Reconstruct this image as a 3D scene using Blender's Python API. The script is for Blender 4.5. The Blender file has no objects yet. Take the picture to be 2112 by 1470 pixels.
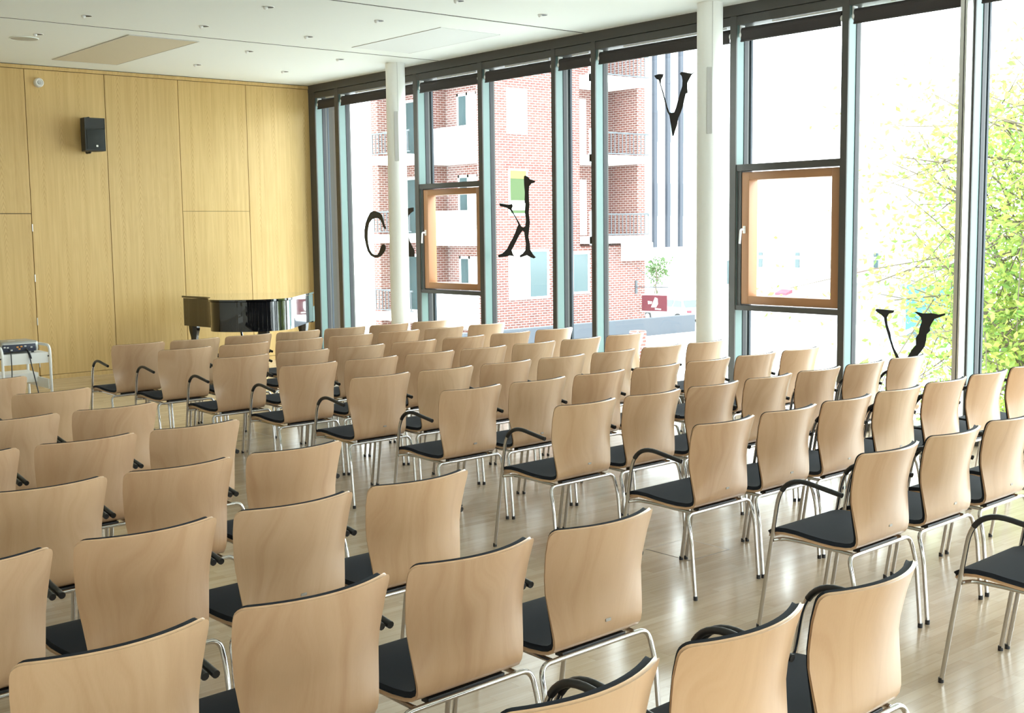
import bpy, bmesh, math, random
from mathutils import Vector, Matrix

random.seed(7)
SC = bpy.context.scene
COL = SC.collection
PI = math.pi

# ------------------------------------------------------------------ camera
cam_d = bpy.data.cameras.new('camera')
cam_d.sensor_width = 36.0
cam_d.lens = 36.0 * 2486.8 / 2112.0
cam_d.clip_end = 500
cam = bpy.data.objects.new('camera', cam_d)
COL.objects.link(cam)
_r = Vector((0.76344, -0.64576, -0.01252)); _u = Vector((0.07747, 0.07232, 0.99437)); _f = Vector((0.64121, 0.76011, -0.10524))
cam.matrix_world = Matrix(((_r.x, _u.x, -_f.x, 0), (_r.y, _u.y, -_f.y, 0), (_r.z, _u.z, -_f.z, 1.775), (0, 0, 0, 1)))
SC.camera = cam

# ------------------------------------------------------------------ sky, sun, exposure
W = bpy.data.worlds.new('bright_sky'); SC.world = W
W.use_nodes = True
wn = W.node_tree.nodes; wl = W.node_tree.links
bg = wn['Background']
bg.inputs['Color'].default_value = (0.90, 0.965, 1.0, 1)
bg.inputs['Strength'].default_value = 1.0
SC.view_settings.view_transform = 'Standard'
SC.view_settings.look = 'None'
SC.view_settings.gamma = 1.0
SC.view_settings.use_curve_mapping = False
SC.view_settings.exposure = 3.42
SC.cycles.use_denoising = True
SC.cycles.max_bounces = 10
SC.cycles.diffuse_bounces = 6
SC.cycles.glossy_bounces = 4
SC.cycles.transparent_max_bounces = 16
SC.cycles.caustics_reflective = False
SC.cycles.caustics_refractive = False
SC.cycles.sample_clamp_indirect = 6.0

XW, YW, HC = 8.965, 15.0, 3.807         # window line, wooden wall, ceiling height
XL, YR = -4.2, -6.0                     # the walls behind and to the left of the camera
XG = 9.115                              # glass line


def window_light(name, loc, rot, sx, sy):
    d = bpy.data.lights.new(name, 'AREA'); d.shape = 'RECTANGLE'; d.size = sx; d.size_y = sy
    d.cycles.is_portal = True
    o = bpy.data.objects.new(name, d); COL.objects.link(o); o.location = loc; o.rotation_euler = rot
    return o


# sky portal standing in the window wall (guides the sky light through the glazing)
window_light('window_portal', (9.5, (YW + YR) / 2, 1.85), (0, PI / 2, 0), 3.6, YW - YR)
window_light('rear_portal', (0.76, YR - 0.3, 1.75), (PI / 2, 0, 0), 8.4, 1.7)


# ------------------------------------------------------------------ materials
def mat(name, col=(0.8, 0.8, 0.8), rough=0.5, metal=0.0, coat=0.0, spec=0.5, coat_rough=0.1):
    m = bpy.data.materials.new(name); m.use_nodes = True
    b = m.node_tree.nodes['Principled BSDF']
    b.inputs['Base Color'].default_value = (*col, 1)
    b.inputs['Roughness'].default_value = rough
    b.inputs['Metallic'].default_value = metal
    b.inputs['Coat Weight'].default_value = coat
    b.inputs['Coat Roughness'].default_value = coat_rough
    b.inputs['Specular IOR Level'].default_value = spec
    return m


class NT:
    """small node helper"""
    def __init__(s, m):
        s.m = m; s.n = m.node_tree.nodes; s.l = m.node_tree.links; s.b = s.n['Principled BSDF']

    def node(s, t, **kw):
        n = s.n.new(t)
        for k, v in kw.items():
            if k in n.inputs.keys(): n.inputs[k].default_value = v
            else: setattr(n, k, v)
        return n

    def link(s, a, b): s.l.new(a, b)

    def math(s, op, a, b=None):
        n = s.n.new('ShaderNodeMath'); n.operation = op
        for i, v in enumerate((a, b)):
            if v is None: continue
            if isinstance(v, (int, float)): n.inputs[i].default_value = v
            else: s.l.new(v, n.inputs[i])
        return n.outputs[0]

    def comb(s, x, y, z):
        n = s.n.new('ShaderNodeCombineXYZ')
        for i, v in enumerate((x, y, z)):
            if isinstance(v, (int, float)): n.inputs[i].default_value = v
            else: s.l.new(v, n.inputs[i])
        return n.outputs[0]

    def noise(s, vec, scale, detail=4, rough=0.55, dist=0.0):
        n = s.n.new('ShaderNodeTexNoise'); n.inputs['Scale'].default_value = scale
        n.inputs['Detail'].default_value = detail; n.inputs['Roughness'].default_value = rough
        n.inputs['Distortion'].default_value = dist
        s.l.new(vec, n.inputs['Vector']); return n.outputs['Fac']

    def ramp(s, fac, stops):
        n = s.n.new('ShaderNodeValToRGB')
        e = n.color_ramp.elements
        while len(e) < len(stops): e.new(0.5)
        for i, (p, c) in enumerate(stops):
            e[i].position = p; e[i].color = (*c, 1)
        s.l.new(fac, n.inputs['Fac']); return n.outputs['Color']

    def mix(s, fac, a, b, mode='MIX'):
        n = s.n.new('ShaderNodeMix'); n.data_type = 'RGBA'; n.blend_type = mode
        for sock, v in ((n.inputs[0], fac), (n.inputs[6], a), (n.inputs[7], b)):
            if isinstance(v, (int, float)): sock.default_value = v
            elif isinstance(v, tuple): sock.default_value = (*v, 1)
            else: s.l.new(v, sock)
        return n.outputs[2]


def wall_wood(name, c0, c1, c2):
    """oak veneer in tall panels: fine vertical grain, cathedral figure, a shift of tone per panel"""
    m = mat(name, rough=0.42, spec=0.35); t = NT(m)
    co = t.node('ShaderNodeTexCoord'); sp = t.node('ShaderNodeSeparateXYZ'); t.link(co.outputs['Object'], sp.inputs[0])
    x, y, z = sp.outputs
    h = t.math('ADD', x, y)
    idx = t.math('FLOOR', t.math('DIVIDE', t.math('SUBTRACT', h, 5.06 + YW - 0.03), 0.9775))
    wn_ = t.node('ShaderNodeTexWhiteNoise', noise_dimensions='1D'); t.link(idx, wn_.inputs['W'])
    rnd = wn_.outputs['Value']
    off = t.math('MULTIPLY', rnd, 13.7)
    leaf = t.math('FLOOR', t.math('DIVIDE', h, 0.245))
    g = t.noise(t.comb(t.math('MULTIPLY', h, 26.0), off, t.math('MULTIPLY', z, 0.7)), 1.0, 5, 0.6)
    ring = t.noise(t.comb(t.math('MULTIPLY', t.math('PINGPONG', h, 0.245), 4.0), t.math('ADD', off, 3.0), t.math('MULTIPLY', z, 0.55)), 1.0, 2, 0.5, 0.4)
    cath = t.math('SINE', t.math('MULTIPLY', ring, 75.0))
    fl = t.noise(t.comb(t.math('MULTIPLY', h, 60.0), off, t.math('MULTIPLY', z, 9.0)), 1.0, 2, 0.5)
    # columns of small chevrons up the middle of every leaf of veneer
    u = t.math('PINGPONG', t.math('ADD', h, t.math('MULTIPLY', t.noise(t.comb(off, 0.0, t.math('MULTIPLY', z, 0.9)), 1.0, 2, 0.5), 0.05)), 0.122)
    per = t.noise(t.comb(t.math('FLOOR', t.math('DIVIDE', h, 0.244)), off, 0.0), 7.3, 0, 0.5)
    chv = t.math('SINE', t.math('MULTIPLY', t.math('ADD', z, t.math('MULTIPLY', u, 2.6)), 88.0))
    msk = t.math('MAXIMUM', 0.0, t.math('SUBTRACT', 1.0, t.math('DIVIDE', u, 0.042)))
    band = t.noise(t.comb(t.math('MULTIPLY', per, 9.0), off, t.math('MULTIPLY', z, 1.1)), 1.0, 2, 0.5)
    band = t.math('MAXIMUM', 0.0, t.math('MULTIPLY', t.math('SUBTRACT', band, 0.42), 6.0))
    chev = t.math('MULTIPLY', t.math('MULTIPLY', t.math('MAXIMUM', 0.0, chv), msk), t.math('MINIMUM', band, 1.0))
    f = t.math('SUBTRACT', t.math('ADD', t.math('MULTIPLY', g, 0.72), t.math('MULTIPLY', t.math('MULTIPLY', cath, fl), 0.05)), t.math('MULTIPLY', chev, 0.30))
    colr = t.ramp(f, [(0.15, c0), (0.45, c1), (0.72, c2)])
    val = t.math('ADD', 0.94, t.math('MULTIPLY', rnd, 0.1))
    cc = t.mix(1.0, colr, t.comb(val, val, val), 'MULTIPLY')
    t.link(cc, t.b.inputs['Base Color'])
    return m


def beech(name):
    """lacquered beech veneer, slow flame figure running up the back, every chair a little different"""
    m = mat(name, rough=0.33, spec=0.5, coat=0.45, coat_rough=0.28); t = NT(m)
    co = t.node('ShaderNodeTexCoord'); oi = t.node('ShaderNodeObjectInfo')
    sp = t.node('ShaderNodeSeparateXYZ'); t.link(co.outputs['Object'], sp.inputs[0])
    x, y, z = sp.outputs
    rnd = oi.outputs['Random']
    off = t.math('MULTIPLY', rnd, 37.0)
    s_ = t.math('ADD', z, t.math('MULTIPLY', y, -1.0))
    warp = t.noise(t.comb(t.math('MULTIPLY', x, 3.0), off, t.math('MULTIPLY', s_, 1.6)), 1.0, 2, 0.5)
    flame = t.noise(t.comb(t.math('ADD', t.math('MULTIPLY', x, 17.0), t.math('MULTIPLY', warp, 7.0)), t.math('ADD', off, 5.0), t.math('MULTIPLY', s_, 1.3)), 1.0, 3, 0.6)
    fleck = t.noise(t.comb(t.math('MULTIPLY', x, 420.0), off, t.math('MULTIPLY', s_, 40.0)), 1.0, 2, 0.5)
    f = t.math('ADD', t.math('MULTIPLY', flame, 0.85), t.math('MULTIPLY', fleck, 0.15))
    colr = t.ramp(f, [(0.25, (0.485, 0.298, 0.172)), (0.5, (0.56, 0.366, 0.222)), (0.75, (0.61, 0.415, 0.264))])
    tint = t.ramp(rnd, [(0.0, (0.95, 0.90, 0.86)), (0.35, (1.0, 1.0, 1.0)), (0.7, (1.0, 0.94, 0.88)), (1.0, (1.05, 1.06, 1.04))])
    t.link(t.mix(1.0, colr, tint, 'MULTIPLY'), t.b.inputs['Base Color'])
    return m


def strip_floor(name):
    m = mat(name, rough=0.24, spec=0.5, coat=0.35, coat_rough=0.16); t = NT(m)
    co = t.node('ShaderNodeTexCoord'); sp = t.node('ShaderNodeSeparateXYZ'); t.link(co.outputs['Object'], sp.inputs[0])
    x, y, z = sp.outputs
    br = t.node('ShaderNodeTexBrick')
    t.link(t.comb(x, y, 0.0), br.inputs['Vector'])
    br.inputs['Color1'].default_value = (0.0, 0, 0, 1); br.inputs['Color2'].default_value = (1, 1, 1, 1)
    br.inputs['Mortar'].default_value = (0.5, 0.5, 0.5, 1)
    br.inputs['Scale'].default_value = 1.0; br.inputs['Brick Width'].default_value = 0.42; br.inputs['Row Height'].default_value = 0.055
    br.inputs['Mortar Size'].default_value = 0.0008; br.inputs['Bias'].default_value = 0.0
    br.offset = 0.37; br.offset_frequency = 2
    sep = t.node('ShaderNodeSeparateColor'); t.link(br.outputs['Color'], sep.inputs[0])
    grain = t.noise(t.comb(t.math('MULTIPLY', x, 2.2), t.math('MULTIPLY', y, 46.0), t.math('MULTIPLY', sep.outputs[0], 7.0)), 1.0, 4, 0.6)
    f = t.math('ADD', t.math('MULTIPLY', sep.outputs[0], 0.35), t.math('MULTIPLY', grain, 0.65))
    colr = t.ramp(f, [(0.12, (0.385, 0.285, 0.185)), (0.5, (0.505, 0.398, 0.275)), (0.85, (0.585, 0.482, 0.355))])
    cc = t.mix(t.math('MULTIPLY', br.outputs['Fac'], 0.5), colr, (0.25, 0.18, 0.10))
    t.link(cc, t.b.inputs['Base Color'])
    big = t.noise(t.comb(x, y, 0.0), 3.0, 3, 0.6)
    t.link(t.math('ADD', 0.17, t.math('MULTIPLY', big, 0.13)), t.b.inputs['Roughness'])
    return m


def brick(name, base=((0.20, 0.083, 0.070), (0.145, 0.062, 0.054)), mortar=(0.38, 0.33, 0.31)):
    m = mat(name, rough=0.9, spec=0.2); t = NT(m)
    co = t.node('ShaderNodeTexCoord'); sp = t.node('ShaderNodeSeparateXYZ'); t.link(co.outputs['Object'], sp.inputs[0])
    br = t.node('ShaderNodeTexBrick')
    t.link(t.comb(t.math('ADD', sp.outputs[0], sp.outputs[1]), sp.outputs[2], 0.0), br.inputs['Vector'])
    br.inputs['Color1'].default_value = (*base[0], 1); br.inputs['Color2'].default_value = (*base[1], 1)
    br.inputs['Mortar'].default_value = (*mortar, 1)
    br.inputs['Scale'].default_value = 1.0; br.inputs['Brick Width'].default_value = 0.25; br.inputs['Row Height'].default_value = 0.085
    br.inputs['Mortar Size'].default_value = 0.012; br.inputs['Mortar Smooth'].default_value = 0.1
    t.link(br.outputs['Color'], t.b.inputs['Base Color'])
    return m


def pane_glass(name, tint=(0.97, 1.0, 0.99)):
    m = bpy.data.materials.new(name); m.use_nodes = True
    n = m.node_tree.nodes; l = m.node_tree.links; n.clear()
    out = n.new('ShaderNodeOutputMaterial'); tr = n.new('ShaderNodeBsdfTransparent'); gl = n.new('ShaderNodeBsdfGlossy')
    fr = n.new('ShaderNodeLayerWeight'); mx = n.new('ShaderNodeMixShader')
    tr.inputs['Color'].default_value = (*tint, 1); gl.inputs['Roughness'].default_value = 0.0
    pw = n.new('ShaderNodeMath'); pw.operation = 'POWER'; pw.inputs[1].default_value = 4.0
    ma = n.new('ShaderNodeMath'); ma.operation = 'MULTIPLY_ADD'; ma.inputs[1].default_value = 0.35; ma.inputs[2].default_value = 0.025
    l.new(fr.outputs['Facing'], pw.inputs[0]); l.new(pw.outputs[0], ma.inputs[0]); l.new(ma.outputs[0], mx.inputs[0]); l.new(tr.outputs[0], mx.inputs[1]); l.new(gl.outputs[0], mx.inputs[2]); l.new(mx.outputs[0], out.inputs[0])
    return m


def leaf_mat(name, c0, c1):
    m = bpy.data.materials.new(name); m.use_nodes = True
    t = NT(m); n = t.n
    b = t.b; out = n['Material Output']
    g = t.node('ShaderNodeNewGeometry')
    wn_ = t.noise(g.outputs['Position'], 1.7, 3, 0.6)
    isl = g.outputs['Random Per Island']
    col = t.ramp(t.math('ADD', t.math('MULTIPLY', wn_, 0.45), t.math('MULTIPLY', isl, 0.55)), [(0.2, c0), (0.8, c1)])
    t.link(col, b.inputs['Base Color']); b.inputs['Roughness'].default_value = 0.5
    tl = n.new('ShaderNodeBsdfTranslucent'); t.link(col, tl.inputs['Color'])
    mx = n.new('ShaderNodeMixShader'); mx.inputs[0].default_value = 0.6
    t.link(b.outputs[0], mx.inputs[1]); t.link(tl.outputs[0], mx.inputs[2]); t.link(mx.outputs[0], out.inputs[0])
    return m


M = dict(
    wood_wall=wall_wood('oak_panel_veneer', (0.54, 0.350, 0.128), (0.657, 0.455, 0.190), (0.74, 0.535, 0.238)),
    beech=beech('beech_veneer'),
    floor=strip_floor('strip_parquet'),
    ceiling=mat('white_plaster', (0.85, 0.89, 0.865), 0.8, spec=0.2),
    white_wall=mat('white_paint', (0.80, 0.80, 0.76), 0.8, spec=0.2),
    column=mat('white_column_paint', (0.90, 0.91, 0.89), 0.6, spec=0.3),
    dark=mat('dark_gap', (0.05, 0.04, 0.03), 0.9),
    frame=mat('grey_brown_metal', (0.082, 0.078, 0.074), 0.45, spec=0.3), profile=mat('teal_grey_aluminium', (0.135, 0.215, 0.205), 0.4, metal=0.0, spec=0.5),
    gasket=mat('black_gasket', (0.018, 0.018, 0.022), 0.6),
    alu=mat('pale_aluminium', (0.62, 0.62, 0.60), 0.35, metal=0.6),
    oak_frame=mat('oak_sash', (0.40, 0.20, 0.095), 0.45),
    glass=pane_glass('clear_glass'),
    blind=mat('dark_blind_fabric', (0.045, 0.038, 0.038), 0.8),
    white_metal=mat('white_lacquer', (0.82, 0.82, 0.80), 0.4),
    chrome=mat('chrome', (0.56, 0.54, 0.53), 0.10, metal=1.0),
    pad=mat('blue_black_upholstery', (0.012, 0.015, 0.022), 0.85, spec=0.3),
    sleeve=mat('black_plastic', (0.014, 0.014, 0.016), 0.4),
    plate=mat('grey_metal_plate', (0.30, 0.28, 0.25), 0.35, metal=0.7),
    lacquer=mat('black_piano_lacquer', (0.006, 0.006, 0.007), 0.04, coat=1.0, coat_rough=0.02),
    brass=mat('brass', (0.75, 0.55, 0.2), 0.2, metal=1.0),
    ivory=mat('white_keys', (0.85, 0.83, 0.78), 0.3),
    black_cab=mat('black_cabinet', (0.018, 0.020, 0.019), 0.6),
    grille=mat('black_grille', (0.022, 0.026, 0.026), 0.75),
    silver=mat('silver_plastic', (0.42, 0.42, 0.40), 0.35, metal=0.4),
    panel_blue=mat('blue_black_panel', (0.02, 0.025, 0.05), 0.5),
    orange=mat('orange_plastic', (0.65, 0.28, 0.05), 0.5),
    pale_grey=mat('pale_grey_plastic', (0.55, 0.55, 0.54), 0.5),
    beige=mat('beige_ceiling_panel', (0.66, 0.60, 0.47), 0.8, spec=0.1),
    vinyl=mat('black_vinyl', (0.010, 0.010, 0.012), 0.6),
    brick=brick('red_brick'),
    render_white=mat('white_render', (0.85, 0.85, 0.83), 0.8),
    pavement=mat('pale_paving', (0.62, 0.62, 0.61), 0.9),
    fin=mat('slate_blue_fin', (0.024, 0.030, 0.045), 0.6),
    dark_rail=mat('dark_railing', (0.06, 0.07, 0.08), 0.6),
    win_blue=mat('blue_reflecting_pane', (0.05, 0.085, 0.092), 0.08, spec=0.5),
    win_green=mat('painted_green_reflection', (0.035, 0.07, 0.015), 0.15, spec=0.3),  # green reflection put into the pane's base colour
    yellow=mat('yellow_board', (0.30, 0.22, 0.03), 0.6),
    maroon=mat('maroon_sign', (0.105, 0.012, 0.022), 0.6),
    car_white=mat('white_car_paint', (0.75, 0.77, 0.78), 0.25, coat=0.6),
    car_blue=mat('pale_blue_car_paint', (0.30, 0.42, 0.48), 0.25, coat=0.6),
    tyre=mat('tyre_rubber', (0.02, 0.02, 0.022), 0.9),
    red_lamp=mat('red_lens', (0.5, 0.03, 0.05), 0.3),
    teal=mat('teal_awning', (0.05, 0.30, 0.24), 0.7),
    red_cloth=mat('red_awning', (0.42, 0.06, 0.09), 0.7),
    concrete=mat('grey_concrete', (0.35, 0.36, 0.38), 0.9),
    dark_band=mat('blue_grey_band', (0.060, 0.068, 0.082), 0.9),
    bark=mat('grey_brown_bark', (0.14, 0.11, 0.08), 0.9),
    leaf=leaf_mat('yellow_green_leaves', (0.15, 0.30, 0.06), (0.54, 0.58, 0.14)),
    leaf2=leaf_mat('green_leaves', (0.04, 0.10, 0.03), (0.11, 0.19, 0.06)),
)


# ------------------------------------------------------------------ mesh helpers
class MB:
    def __init__(s): s.v = []; s.f = []; s.sm = []

    def add(s, vs, fs, smooth=False):
        k = len(s.v); s.v += [tuple(p) for p in vs]
        s.f += [tuple(i + k for i in q) for q in fs]; s.sm += [smooth] * len(fs)
        return s

    def box(s, x0, x1, y0, y1, z0, z1, M_=None):
        vs = [(x, y, z) for z in (z0, z1) for y in (y0, y1) for x in (x0, x1)]
        if M_ is not None: vs = [M_ @ Vector(p) for p in vs]
        return s.add(vs, [(0, 2, 3, 1), (4, 5, 7, 6), (0, 1, 5, 4), (2, 6, 7, 3), (0, 4, 6, 2), (1, 3, 7, 5)])

    def rbox(s, x0, x1, y0, y1, z0, z1, r=0.005, seg=2, M_=None):
        bm = bmesh.new(); bmesh.ops.create_cube(bm, size=1)
        for v in bm.verts:
            v.co = Vector(((x0 + x1) / 2 + v.co.x * (x1 - x0), (y0 + y1) / 2 + v.co.y * (y1 - y0), (z0 + z1) / 2 + v.co.z * (z1 - z0)))
        bmesh.ops.bevel(bm, geom=list(bm.edges), offset=r, segments=seg, affect='EDGES', profile=0.5)
        bm.verts.index_update()
        vs = [(M_ @ v.co) if M_ is not None else v.co.copy() for v in bm.verts]
        fs = [[v.index for v in f.verts] for f in bm.faces]
        bm.free()
        return s.add(vs, fs, True)

    def tube(s, path, r, n=10, caps=True):
        P = [Vector(p) for p in path]; rs = r if isinstance(r, (list, tuple)) else [r] * len(P)
        T = []
        for i in range(len(P)):
            a = P[max(i - 1, 0)]; b = P[min(i + 1, len(P) - 1)]; T.append((b - a).normalized())
        up = Vector((0, 0, 1)) if abs(T[0].z) < 0.9 else Vector((1, 0, 0))
        N = (up - T[0] * up.dot(T[0])).normalized()
        vs = []; fs = []
        for i, p in enumerate(P):
            N = (N - T[i] * N.dot(T[i])).normalized(); B = T[i].cross(N)
            for k in range(n):
                a = 2 * PI * k / n
                vs.append(p + (N * math.cos(a) + B * math.sin(a)) * rs[i])
        for i in range(len(P) - 1):
            for k in range(n):
                fs.append((i * n + k, i * n + (k + 1) % n, (i + 1) * n + (k + 1) % n, (i + 1) * n + k))
        s.add(vs, fs, True)
        if caps:
            k0 = len(s.v) - len(vs)
            s.f.append(tuple(k0 + k for k in range(n))[::-1]); s.sm.append(False)
            s.f.append(tuple(k0 + (len(P) - 1) * n + k for k in range(n))); s.sm.append(False)
        return s

    def cyl(s, c, r, z0, z1, n=24, r1=None):
        return s.tube([(c[0], c[1], z0), (c[0], c[1], z1)], [r, r if r1 is None else r1], n)

    def prism(s, poly, axis, a, b):
        """polygon of 2D points extruded along axis ('x': points are (y,z); 'y': (x,z); 'z': (x,y))"""
        def P(q, h): return (h, q[0], q[1]) if axis == 'x' else ((q[0], h, q[1]) if axis == 'y' else (q[0], q[1], h))
        bm = bmesh.new()
        lo = [bm.verts.new(P(q, a)) for q in poly]; hi = [bm.verts.new(P(q, b)) for q in poly]
        n = len(poly)
        fl = bm.faces.new(lo); fh = bm.faces.new(hi[::-1])
        for i in range(n): bm.faces.new((lo[i], hi[i], hi[(i + 1) % n], lo[(i + 1) % n]))
        bm.normal_update()
        bmesh.ops.triangulate(bm, faces=[fl, fh])
        bmesh.ops.recalc_face_normals(bm, faces=list(bm.faces))
        bm.verts.index_update()
        vs = [v.co.copy() for v in bm.verts]; fs = [[v.index for v in f.verts] for f in bm.faces]; bm.free()
        return s.add(vs, fs)

    def ball(s, c, r, n=12, m=8, sz=1.0):
        vs = []; fs = []
        for i in range(1, m):
            for k in range(n):
                a = PI * i / m; b = 2 * PI * k / n
                vs.append((c[0] + r * math.sin(a) * math.cos(b), c[1] + r * math.sin(a) * math.sin(b), c[2] + r * sz * math.cos(a)))
        t = len(vs); vs += [(c[0], c[1], c[2] + r * sz), (c[0], c[1], c[2] - r * sz)]
        for i in range(m - 2):
            for k in range(n): fs.append((i * n + k, (i + 1) * n + k, (i + 1) * n + (k + 1) % n, i * n + (k + 1) % n))
        for k in range(n):
            fs.append((t, k, (k + 1) % n)); fs.append((t + 1, (m - 2) * n + (k + 1) % n, (m - 2) * n + k))
        return s.add(vs, fs, True)

    def build(s, name, material, parent=None, sharp=40):
        me = bpy.data.meshes.new(name); me.from_pydata(s.v, [], s.f)
        me.polygons.foreach_set('use_smooth', s.sm)
        if any(s.sm): me.set_sharp_from_angle(angle=math.radians(sharp))
        me.materials.append(M[material] if isinstance(material, str) else material)
        o = bpy.data.objects.new(name, me); COL.objects.link(o)
        if parent is not None: o.parent = parent
        me.update()
        return o


def arc(path, r, n=6):
    """round the inner corners of a polyline"""
    P = [Vector(p) for p in path]; rr = r if isinstance(r, (list, tuple)) else [r] * len(P)
    out = [P[0]]
    for i in range(1, len(P) - 1):
        a = (P[i - 1] - P[i]).normalized(); b = (P[i + 1] - P[i]).normalized()
        d = min(rr[i], (P[i - 1] - P[i]).length * 0.49, (P[i + 1] - P[i]).length * 0.49)
        p0 = P[i] + a * d; p2 = P[i] + b * d
        for k in range(n + 1):
            u = k / n; out.append(p0 * (1 - u) ** 2 + P[i] * 2 * u * (1 - u) + p2 * u * u)
    out.append(P[-1])
    return out


def tag(o, label, cat, group=None, kind=None):
    o['label'] = label; o['category'] = cat
    if group: o['group'] = group
    if kind: o['kind'] = kind
    return o


def empty(name, loc=(0, 0, 0), rz=0):
    o = bpy.data.objects.new(name, None); COL.objects.link(o)
    o.location = loc; o.rotation_euler = (0, 0, rz); o.empty_display_size = 0.1
    return o


def copy_tree(o, parent=None):
    c = o.copy(); COL.objects.link(c)
    if parent is not None: c.parent = parent
    for ch in o.children: copy_tree(ch, c)
    return c


ORD = ['first', 'second', 'third', 'fourth', 'fifth', 'sixth', 'seventh', 'eighth', 'ninth', 'tenth']

# ------------------------------------------------------------------ the room
f = MB().box(XL, XG + 0.3, YR, YW + 0.1, -0.12, 0).build('floor', 'floor')
tag(f, 'pale strip parquet floor with a glossy lacquer', 'floor', kind='structure')

# ceiling slabs with open dark joints between them
c = MB()
XF0_ = 8.965
ys = [YR, -3.2, -0.7, 1.8, 4.3, 6.85, 9.37, 11.93, YW + 0.1]
for a, b in zip(ys[:-1], ys[1:]):
    c.box(XL, XG + 0.3, a + (0.022 if a > YR else 0), b - 0.022, HC, HC + 0.05)
ceil = c.build('ceiling', 'ceiling')
tag(ceil, 'white plaster ceiling with thin dark joints', 'ceiling', kind='structure')
MB().box(XL, XG + 0.3, YR, YW + 0.1, HC + 0.05, HC + 0.3).build('backing', 'dark', ceil)
jm = MB()
for a in ys[1:-1]: jm.box(XL, XF0_, a - 0.0219, a + 0.0219, HC + 0.003, HC + 0.05)
jm.build('joint', 'dark', ceil)

# wooden wall: veneer panels with narrow gaps on a dark backing
JX = [5.06 + 0.9775 * k for k in range(-10, 4)] + [XW]
g = 0.004
wp = MB()
for a, b in zip(JX[:-1], JX[1:]):
    a2, b2 = a + g, b - (g if b < XW - 0.01 else 0)
    if abs(a - (5.06 - 0.9775)) < 0.01:      # over the flush door
        wp.box(a2, b2, YW, YW + 0.03, 2.036, 3.752)
    elif abs(b - 7.99) < 0.02:
        wp.box(a2, b2, YW, YW + 0.03, 0.055, 2.058); wp.box(a2, b2, YW, YW + 0.03, 2.062, 3.752)
    else:
        wp.box(a2, b2, YW, YW + 0.03, 0.055, 3.752)
wb = wp.build('wall_back', 'wood_wall')
tag(wb, 'tall oak veneer panels of the end wall', 'wall', kind='structure')
MB().box(XL, XG + 0.3, YW + 0.03, YW + 0.25, 0, HC).build('backing', 'dark', wb)
d1 = MB().box(5.06 - 0.9775 + 0.006, 5.06 - 0.006, YW - 0.002, YW + 0.028, 0.01, 2.028).build('door_1', 'wood_wall')
tag(d1, 'flush oak veneer door at the left of the end wall', 'door', kind='structure')
for z in (1.86, 1.25, 0.72, 0.2):
    MB().cyl((5.06, YW - 0.006), 0.007, z - 0.045, z + 0.045, 8).build('hinge', 'alu', d1)
t1 = MB().box(XL, XW, YW - 0.012, YW + 0.03, 3.758, HC - 0.008).build('trim_1', 'wood_wall')
tag(t1, 'narrow oak trim under the ceiling of the end wall', 'trim', kind='structure')
b1 = MB().box(5.07, XW, YW - 0.012, YW + 0.03, 0, 0.05).build('baseboard_back', 'wood_wall')
tag(b1, 'low oak skirting along the end wall', 'skirting board', kind='structure')
wl_ = MB().box(XL - 0.2, XL, YR, YW + 0.2, 0, HC).build('wall_left', 'white_wall')
tag(wl_, 'white wall on the left side of the hall', 'wall', kind='structure')
wr_ = MB()
wr_.box(XL, XG + 0.3, YR - 0.2, YR, 0, 0.9); wr_.box(XL, XG + 0.3, YR - 0.2, YR, 2.6, HC); wr_.box(XL, -3.4, YR - 0.2, YR, 0.9, 2.6); wr_.box(4.92, XG + 0.3, YR - 0.2, YR, 0.9, 2.6)
wr_ = wr_.build('wall_rear', 'white_wall')
rw = MB()  # unseen rear glazing, added to bring daylight onto the chair backs
for k in range(5): rw.box(-3.4 + k * 2.08 - 0.035, -3.4 + k * 2.08 + 0.035, YR - 0.16, YR - 0.04, 0.9, 2.6)
rw = tag(rw.build('window_18', 'frame'), 'unseen glazing added behind the camera for daylight on the chairs', 'window', kind='structure')
MB().box(-3.4, 4.92, YR - 0.106, YR - 0.094, 0.9, 2.6).build('pane', 'glass', rw)
tag(wr_, 'white wall behind the camera', 'wall', kind='structure')

# ------------------------------------------------------------------ window wall
XF0, XF1 = 8.965, 9.10
t2 = MB()
t2.box(XF0 - 0.005, XG + 0.12, YR, YW, 3.705, HC); t2.box(XF0 + 0.004, XG + 0.12, YR, YW, 3.622, 3.699)
head = t2.build('trim_2', 'frame'); tag(head, 'dark grey head beam above the windows', 'window beam', kind='structure')
s2 = MB().box(XF0, XG + 0.12, YR, YW, 0, 0.10).build('trim_3', 'frame'); tag(s2, 'dark grey sill beam along the window wall', 'window beam', kind='structure')
outer = MB().box(XG + 0.12, XG + 0.3, YR, YW, 3.66, HC).build('trim_4', 'frame'); tag(outer, 'outer edge of the window head', 'window beam', kind='structure')

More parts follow.
